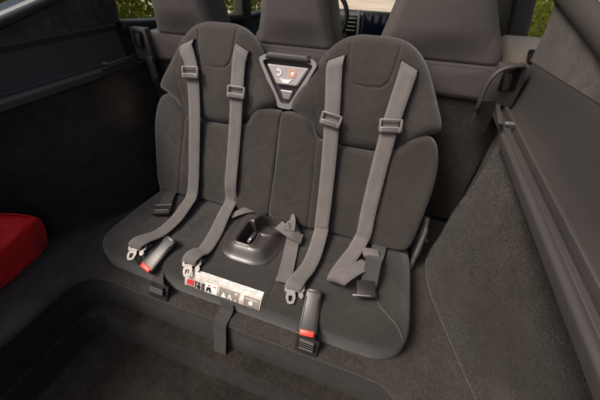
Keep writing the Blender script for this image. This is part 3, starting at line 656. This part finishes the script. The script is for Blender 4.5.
# ------------------------------------------------------------------ second-row seats
def smap(yf, lean):
    def f(P, h): return np.stack([P[:, 0], yf-h-lean*(P[:, 1]-.5), P[:, 1]], 1)
    return f
def stitches(x0, x1, z, y, lean, slope=0):
    parts = []; n = int((x1-x0)/.0075)
    for i in range(n):
        xx = x0+(i+.5)*(x1-x0)/n; parts.append(bbox((.0048, .0016, .0013), (xx, y-lean*(z-.5), z+slope*(xx-x0)), None, 0))
    return join(*parts)
def back_seat(x0, x1, hx0, hx1, tx0, tx1, label):
    t = thing('back_seat', label, 'car seat', ((x0+x1)/2, 1.0, -.1), 'second-row seats seen from behind')
    mp = smap(.975, .10)
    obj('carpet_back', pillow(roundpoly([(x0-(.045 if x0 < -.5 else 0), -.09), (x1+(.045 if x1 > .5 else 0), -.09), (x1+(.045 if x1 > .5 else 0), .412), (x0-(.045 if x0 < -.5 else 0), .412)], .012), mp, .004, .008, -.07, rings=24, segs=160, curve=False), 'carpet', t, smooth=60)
    band = obj('leather_band', pillow(roundpoly([(x0, .408), (x1, .408), (x1, .5105), (x0, .5105)], .012), mp, .014, .020, -.10, crown=.004, rings=34, segs=220, curve=False, edge=lambda p: p[1] < .507), 'leather', t, smooth=70)
    ho = [(hx0, .512), (hx0+.004, .54), ((hx0+tx0)/2, .60), (tx0, .68), (tx0+.006, .76), (tx0+.03, .805), (tx0+.07, .818), ((tx0+tx1)/2, .822), (tx1-.07, .818), (tx1-.03, .805), (tx1-.006, .76), (tx1, .68), ((hx1+tx1)/2, .60), (hx1-.004, .54), (hx1, .512), (hx1-.03, .5115), ((hx0+hx1)/2, .511), (hx0+.03, .5115)]
    hd = obj('headrest', pillow(ho, mp, .014, .034, -.12, hfun=lambda P, d: .014*(1-np.clip((P[:, 0]-(tx0+tx1)/2)/((tx1-tx0)*.62), -1, 1)**2)*smoothstep((P[:, 1]-.505)/.09)-.003*np.exp(-((P[:, 1]-.512)/.003)**2), rings=50, segs=240, center=((hx0+hx1)/2, .66), edge=lambda p: p[1] > .5125), 'leather', t, smooth=70)
    obj('stitching', stitches(x0+.02, x1-.02, .5030, .9600, .10), 'thread', band)
    obj('stitching', stitches(x0+.02, x1-.02, .4175, .9630, .10), 'thread', band)
    return t
back_seat(-.615, -.172, -.552, -.300, -.520, -.334, 'dark leather second-row seat back beside the door with green window light')
back_seat(-.168, .168, -.145, .122, -.104, .086, 'narrow centre second-row seat back behind the triangular latch panel')
back_seat(.172, .615, .246, .588, .286, .512, 'dark leather second-row seat back standing in front of the dashboard screen')

# triangular latch panel between the two headrest pads
lp = thing('latch_panel', 'triangular grey-rimmed latch panel with printed symbols between the headrest pads', 'latch panel', (0, .92, .34))
T2 = R_(14)
def lmap(P, h): return np.stack([P[:, 0]+.003, .880+(P[:, 1]-.42)*math.sin(T2)-h*math.cos(T2), .42+(P[:, 1]-.42)*math.cos(T2)+h*math.sin(T2)], 1)
out = roundpoly([(-.098, .486), (-.070, .500), (.070, .500), (.096, .486), (.024, .345), (-.022, .345)], .012, 5)
inn = roundpoly([(-.084, .480), (-.062, .486), (.062, .486), (.082, .480), (.014, .360), (-.012, .360)], .008, 5)
obj('bezel', join(ringplate(out, inn, lmap, .020)), 'silver', lp, smooth=30)
obj('top_cap', pillow(roundpoly([(-.076, .486), (.076, .486), (.066, .506), (-.066, .506)], .008), lmap, .030, .008, .0, rings=14, segs=80, curve=False), 'trim', lp, smooth=60)
obj('backing', polyplate([(-.098, .486), (-.070, .500), (.070, .500), (.096, .486), (.024, .345), (-.022, .345)], lambda P, h: lmap(P, h-.075), .075, .012), 'trim', lp)
fc = obj('face_plate', pillow(roundpoly([(-.070, .472), (.070, .472), (.036, .416), (-.034, .416)], .006), lmap, .018, .004, .001, rings=16, segs=80, curve=False), 'labelgrey', lp, smooth=60)
obj('pull_tab', pillow(roundpoly([(-.024, .402), (.024, .402), (.012, .372), (-.010, .372)], .006), lmap, .012, .005, .001, rings=14, segs=60, curve=False), 'silver', lp, smooth=60)
def lm2(P, h): return lmap(P, h+.0185)
def arc(cx, cy, r0, r1, a0, a1, n=18):
    A = [(cx+r1*math.cos(R_(a0+(a1-a0)*k/n)), cy+r1*math.sin(R_(a0+(a1-a0)*k/n))) for k in range(n+1)]
    return A+[(cx+r0*math.cos(R_(a1-(a1-a0)*k/n)), cy+r0*math.sin(R_(a1-(a1-a0)*k/n))) for k in range(n+1)]
obj('arrow_mark', polyplate(arc(-.028, .451, .006, .010, 100, -120), lm2, .0008), 'white', fc)
obj('arrow_tip', polyplate([(-.036, .456), (-.026, .466), (-.026, .455)], lm2, .0008), 'white', fc)
obj('ring_mark', polyplate(arc(.018, .452, .0075, .0125, 0, 356, 28), lm2, .0008), 'orange', fc)
obj('ring_centre', polyplate(arc(.018, .452, .0005, .0055, 0, 356, 20), lm2, .0008), 'white', fc)
obj('seat_mark', polyplate([(-.026, .436), (-.012, .433), (.004, .433), (.022, .436), (.012, .429), (.008, .422), (-.010, .422), (-.016, .429)], lm2, .0008), 'white', fc)

# seat-release latches beside the second-row shoulders
def release(sgn, label):
    t = thing('seat_release', label, 'latch', (sgn*.58, .93, .4), 'seat-release latches at the ends of the second row')
    mk = (lambda d: d) if sgn > 0 else mirror
    pth = catmull([(.572, .955, .395), (.562, .918, .410), (.557, .905, .435), (.556, .904, .47), (.562, .905, .500), (.577, .909, .518), (.600, .915, .526), (.622, .930, .526), (.634, .965, .520)], 6)
    if sgn > 0: obj('bezel', mk(tube(pth, .0055, 12, up=(0, 1, 0), flat=1.9)), 'trim', t, smooth=60)
    obj('recess', mk(bbox((.075, .03, .11), (.612, .955, .470), None, .006)), 'trim', t)
    obj('cavity', mk(bbox((.040, .012, .058), (.612, .938, .488), Matrix.Rotation(R_(-6), 3, 'Y'), .006)), 'void', t)
    obj('lever', mk(bbox((.018, .014, .044), (.606, .931, .484), Matrix.Rotation(R_(-8), 3, 'Y'), .004)), 'blackplastic', t)
    obj('lower_guide', mk(thick(grid(lambda u, v: (.562+.05*u+.004*v, .925+.02*u, .360+.07*v-.03*u*(1-v)), np.linspace(0, 1, 8), np.linspace(0, 1, 8)), (0, .012, 0))), 'trim', t)
release(1, 'grey latch bezel with a dark lever beside the lit suede pillar')
release(-1, 'shaded black latch between the dark side trim and the window door')

# ------------------------------------------------------------------ red pouch on the floor beside the wall
rp = thing('red_pouch', 'bright red cloth pouch lying against the dark carpet wall', 'pouch', (-.70, .24, -.1))
top = np.array([(-.80, .10, .09), (-.74, .18, .125), (-.71, .30, .120), (-.675, .375, .058), (-.655, .30, .050), (-.645, .20, .055), (-.66, .08, .06)])
mid = np.array([(-.80, .06, .02), (-.79, .20, .03), (-.765, .33, .02), (-.700, .385, -.005), (-.672, .315, .000), (-.655, .19, .005), (-.66, .06, .01)])
bot = np.array([(-.79, .06, -.098), (-.79, .20, -.098), (-.77, .33, -.098), (-.735, .375, -.098), (-.705, .315, -.098), (-.690, .19, -.098), (-.68, .06, -.098)])
bm = bmesh.new(); L3 = [[bm.verts.new(p) for p in a] for a in (bot, mid, top)]
for a, b in zip(L3[:-1], L3[1:]):
    for k in range(7): bm.faces.new((a[k], a[(k+1) % 7], b[(k+1) % 7], b[k]))
ridge = bm.verts.new((-.70, .20, .128))
for k in range(7): bm.faces.new((L3[2][k], L3[2][(k+1) % 7], ridge))
bm.faces.new(list(reversed(L3[0])))
bmesh.ops.triangulate(bm, faces=bm.faces)
bmesh.ops.bevel(bm, geom=list(bm.edges), offset=.005, segments=2, affect='EDGES', profile=.5)
bmesh.ops.subdivide_edges(bm, edges=[e for e in bm.edges if e.calc_length() > .03], cuts=4, use_grid_fill=True)
bmesh.ops.triangulate(bm, faces=bm.faces)
bm.verts.index_update()
pv = np.array([tuple(v.co) for v in bm.verts]); pf = [[v.index for v in f.verts] for f in bm.faces]; bm.free()
w_ = .0035*np.sin(pv[:, [1]]*70+2*np.sin(pv[:, [2]]*60))*np.sin(pv[:, [2]]*45+pv[:, [0]]*50)
pv += w_*np.array([[1, .2, .6]]); pv[:, 2] = np.maximum(pv[:, 2], -.0985); pv[:, 0] -= .012
obj('cloth_body', (pv, pf), 'redbag', rp, smooth=32)
obj('zip_tape', tube(catmull([(-.700, .05, .055), (-.672, .19, .050), (-.668, .25, .046), (-.684, .30, .044)], 6), .004, 6), 'redprint', rp)
obj('edge_binding', tube(catmull([(-.752, .18, .123), (-.722, .30, .117), (-.688, .370, .056), (-.712, .380, -.006), (-.747, .370, -.09)], 8), .0026, 8), 'redbag', rp)

# ------------------------------------------------------------------ cabin ahead: doors, pillars, dashboard, roof
cabin = thing('car_cabin', 'front part of the car with doors, windows, pillars and front seats beyond the second row', 'car cabin', (0, 2.0, -.2))
def cpart(name, label, loc):
    o = bpy.data.objects.new(name, None); COL.objects.link(o); o.empty_display_size = .05; o.parent = cabin; o.location = Vector(loc)-ORIGIN[cabin.name]
    ORIGIN[o.name] = Vector(loc); o['label'] = label; return o
def door(sgn, label):
    t = cpart('rear_door', label, (sgn*.74, 1.4, -.2))
    mk = (lambda d: d) if sgn > 0 else mirror
    def f(y, v):
        z = -.2+(.70-.075*(y-.98))*v; bul = .03*math.sin(math.pi*min(1, v*1.05))
        return (.75-bul-.035*max(0, 1-abs(v-.62)/.16), y, z)
    obj('door_card', mk(thick(grid(f, np.linspace(.98, 1.92, 24), np.linspace(0, 1, 30)), (.05, 0, 0))), 'door', t, smooth=60)
    obj('window_sill', mk(bbox((.085, .95, .035), (.752, 1.45, .478), Matrix.Rotation(R_(-4.6), 3, 'X'), .012, 3)), 'door', t)
    obj('armrest', mk(pillow(roundpoly([(1.03, .30), (1.50, .30), (1.50, .37), (1.03, .37)], .02), lambda P, h: np.stack([.70-h, P[:, 0], P[:, 1]], 1), .035, .02, -.01, rings=18, segs=100, curve=False)), 'door', t, smooth=60)
    obj('door_pull', mk(tube(catmull([(.70, 1.02, .40), (.672, 1.06, .43), (.668, 1.16, .44), (.69, 1.26, .42)], 6), .014, 10)), 'silver', t)
    obj('window_pane', mk(thick(grid(lambda y, v: (.775-.10*v*v-.04*v, y, .505-.075*(y-1)+(.34+.075*(y-1))*v), np.linspace(1.0, 1.92, 8), np.linspace(0, 1, 8)), (.004, 0, 0))), 'glass', t)
    obj('window_frame', mk(tube(catmull([(.78, .985, .50), (.76, 1.0, .62), (.70, 1.02, .75), (.645, 1.10, .845), (.63, 1.45, .87), (.64, 1.90, .86)], 8), .022, 10)), 'rubber', t)
    return t
dl = door(-1, 'dark rear door with a window full of green leaves')
dr = door(1, 'dark rear door with a pale beige ledge beside the suede pillar')
obj('beige_ledge', pillow([(1.22, .60), (1.30, .585), (1.42, .59), (1.52, .62), (1.54, .66), (1.50, .70), (1.40, .715), (1.28, .71), (1.21, .66)], lambda P, h: np.stack([P[:, 1]+.055, P[:, 0], .492+h+.02*np.sin(P[:, 0]*20)], 1), .022, .02, -.03, rings=20, segs=90), 'beige', dr, smooth=70, label='pale beige padded ledge')
for sgn, lab in ((-1, 'grey door pillar between the green windows'), (1, 'dark door pillar behind the leather seat beside the suede')):
    mk = (lambda d: d) if sgn > 0 else mirror
    t = cpart('door_pillar', lab, (sgn*.74, 1.98, -.2))
    P = roundpoly([(-.03, -.055 if sgn < 0 else -.42), (.05, -.055 if sgn < 0 else -.42), (.05, .055), (-.03, .055)], .02, 4)
    secs = [(.74, -.2), (.73, .2), (.735, .5), (.70, .66), (.63, .86)]
    V = np.array([(x+p[0], 1.98+p[1], z) for x, z in secs for p in P]); k_ = len(P)
    F = [(i*k_+j, i*k_+(j+1) % k_, (i+1)*k_+(j+1) % k_, (i+1)*k_+j) for i in range(len(secs)-1) for j in range(k_)]+[list(range(k_)), [(len(secs)-1)*k_+j for j in range(k_)]]
    obj('pillar_trim', mk((V, F)), 'trim', t, smooth=50)
    obj('belt_anchor', mk(bbox((.02, .04, .09), (.672, 1.97, .60), Matrix.Rotation(R_(-20), 3, 'Y'), .006)), 'blackplastic', t)
    t = cpart('front_door', ('closed front door beside the steering wheel' if sgn < 0 else 'closed front door beyond the dark door pillar'), (sgn*.76, 2.5, -.2))
    def f(y, v): return (.76-.035*math.sin(math.pi*v), y, -.2+.62*v)
    obj('door_card', mk(thick(grid(f, np.linspace(2.04, 3.05, 14), np.linspace(0, 1, 14)), (.05, 0, 0))), 'door', t, smooth=60)
    obj('window_sill', mk(bbox((.08, 1.0, .03), (.765, 2.545, .425), None, .01, 3)), 'door', t)
    obj('window_pane', mk(thick(grid(lambda y, v: (.785-.10*v*v-.04*v, y, .43+.40*v*(1-.55*max(0, (y-2.4)/.65))), np.linspace(2.05, 3.0, 10), np.linspace(0, 1, 8)), (.004, 0, 0))), 'glass', t)
    # windscreen pillar
    t2 = obj('windscreen_pillar', mk(tube(catmull([(.64, 1.05, .875), (.63, 1.6, .895), (.62, 2.2, .87), (.68, 2.7, .72), (.76, 3.2, .47)], 8), .035, 10)), 'trim', cabin, smooth=60)
rf = cpart('roof_lining', 'pale headliner roof over the front cabin', (0, 1.6, .9))
obj('headliner', thick(grid(lambda x, y: (x, y, .90-.10*(x/.7)**4+.03*math.sin(math.pi*(y-1.0)/1.4)), np.linspace(-.66, .66, 15), np.linspace(1.02, 2.3, 16)), (0, 0, .03)), 'roofliner', rf, smooth=60)
obj('rear_header', bbox((1.2, .09, .05), (0, 1.01, .885), None, .02, 3), 'trim', rf)
ws = obj('windscreen', thick(grid(lambda x, v: (x*(1+.15*v), 2.28+.95*v-.15*(x/.65)**2*v, .90-.43*v), np.linspace(-.65, .65, 15), np.linspace(0, 1, 8)), (0, .004, .002)), 'glass', cabin, smooth=60)
ds = thing('dashboard', 'dark dashboard with upright touchscreen between air vents', 'dashboard', (0, 2.8, .1))
prof = catmull([(2.66, -.05), (2.665, .15), (2.66, .30), (2.665, .39), (2.69, .425), (2.74, .433), (2.9, .405), (3.2, .34), (3.2, -.05)], 5)
V = np.array([(x, y+.10*(x/.75)**2, z) for x in np.linspace(-.75, .75, 25) for y, z in prof]); k_ = len(prof)
F = [(i*k_+j, i*k_+(j+1) % k_, (i+1)*k_+(j+1) % k_, (i+1)*k_+j) for i in range(24) for j in range(k_)]+[list(range(k_)), [24*k_+j for j in range(k_)]]
obj('dash_body', (V, F), 'trim', ds, smooth=50)
SXM = .055
sc_ = obj('touchscreen', bbox((.245, .03, .36), (SXM, 2.655, .255), None, .006), 'blackplastic', ds)
obj('screen_glass', bbox((.225, .006, .34), (SXM, 2.638, .255), None, .002), 'screen', sc_)
for s in (-1, 1):
    obj('screen_trim', bbox((.020, .03, .40), (SXM+s*.142, 2.648, .245), Matrix.Rotation(R_(s*3), 3, 'Y'), .006), 'silver', ds)
    vt = obj('air_vent', bbox((.085, .03, .12), (SXM+s*.205, 2.655, .345), None, .006), 'blackplastic', ds)
    for k in range(4): obj('vent_slat', bbox((.075, .012, .006), (SXM+s*.205, 2.637, .305+.027*k), Matrix.Rotation(R_(20), 3, 'X'), .002), 'silver', vt)
    obj('wood_strip', bbox((.22, .02, .10), (SXM+s*.36, 2.668, .345), None, .008), 'trim', ds)
wh = thing('steering_wheel', 'dark steering wheel with grey spokes to one side of the screen', 'steering wheel', (-.33, 2.42, .40))
wc = Vector((-.33, 2.42, .40)); wu = Vector((0, .42, .91)).normalized(); wx = Vector((1, 0, 0)); wn = wx.cross(wu)
obj('rim', tube([tuple(wc+wx*.185*math.cos(a)+wu*.185*math.sin(a)) for a in np.linspace(0, 2*math.pi, 49)[:-1]], .016, 10, closed=True, up=tuple(wn)), 'blackplastic', wh, smooth=80)
obj('hub', bbox((.14, .12, .05), tuple(wc), frame3(wu, wn), .02, 3), 'blackplastic', wh)
for a in (0, 180, 270):
    d = wx*math.cos(R_(a))+wu*math.sin(R_(a)); obj('spoke', bbox((.035, .13, .014), tuple(wc+d*.115), frame3(d, wn), .005), 'silver', wh)
obj('column', tube([tuple(wc+Vector((0, .02, -.005))), tuple(wc+Vector((0, .30, -.10)))], .045, 12, up=(1, 0, 0)), 'blackplastic', wh)
for sx, lab in ((-.38, 'dark front seat behind the steering wheel'), (.38, 'dark front seat opposite the passenger side of the dashboard')):
    t = cpart('front_seat', lab, (sx, 1.9, -.2))
    obj('seat_back', pillow([(sx-.23, -.1), (sx+.23, -.1), (sx+.24, .15), (sx+.20, .36), (sx+.13, .43), (sx, .44), (sx-.13, .43), (sx-.20, .36), (sx-.24, .15)], lambda P, h: np.stack([P[:, 0], 1.80-h-.12*(P[:, 1]-.4), P[:, 1]], 1), .03, .04, -.12, rings=22, segs=100), 'leather', t, smooth=70)
    obj('seat_base', bbox((.48, .50, .16), (sx, 2.08, -.10), None, .05, 3), 'leather', t)
cf = obj('cabin_floor', thick(grid(lambda x, y: (x, y, -.22), np.linspace(-.78, .78, 6), np.linspace(.98, 3.1, 8)), (0, 0, -.02)), 'floor_carpet', kind='structure')
hood = obj('car_hood', thick(grid(lambda x, y: (x, y, .27-.05*(y-3.2)-.05*(y-3.2)**2-.08*(x/.8)**4), np.linspace(-.85, .85, 15), np.linspace(3.22, 4.3, 12)), (0, 0, -.02)), 'paint', cabin, smooth=60)

# ------------------------------------------------------------------ hedges outside the windows
def hedge(name, label, x, y0, y1, ztop, n, seed):
    t = thing(name, label, 'hedge', (x, (y0+y1)/2, -.75), 'hedges beside the car')
    rg = np.random.default_rng(seed)
    cl = np.stack([rg.uniform(-.22, .22, 90)+x, rg.uniform(y0, y1, 90), rg.uniform(-.6, ztop-.2, 90)], 1)
    V = []; F = []
    for i in range(n):
        c = cl[rg.integers(90)]+rg.normal(0, .2, 3); c[2] = max(c[2], -.74)
        a = rg.normal(0, 1, 3); a /= np.linalg.norm(a); b = np.cross(a, rg.normal(0, 1, 3)); b /= np.linalg.norm(b); w = rg.uniform(.018, .036); l = w*1.8
        k = len(V); V += [c-a*l, c+b*w, c+a*l, c-b*w]; F += [(k, k+1, k+2), (k, k+2, k+3)]
    obj('crown', (np.array(V), F), 'leaf', t, smooth=0)
    for i in range(6):
        yy = y0+(y1-y0)*(i+.5)/6; obj('trunk', tube(catmull([(x, yy, -.76), (x+.06, yy+.05, 0), (x-.04, yy-.04, .6), (x+.05, yy+.1, ztop-.5)], 5), [.05]*6+[.035]*6+[.02]*4, 8), 'bark', t)
hedge('hedge', 'sunlit yellow-green hedge outside the window of the rear door', -3.6, .6, 9.5, 1.6, 22000, 3)
hedge('hedge', 'green hedge showing in a sliver beside the suede pillar', 2.9, 2.5, 13.0, 1.6, 24000, 5)
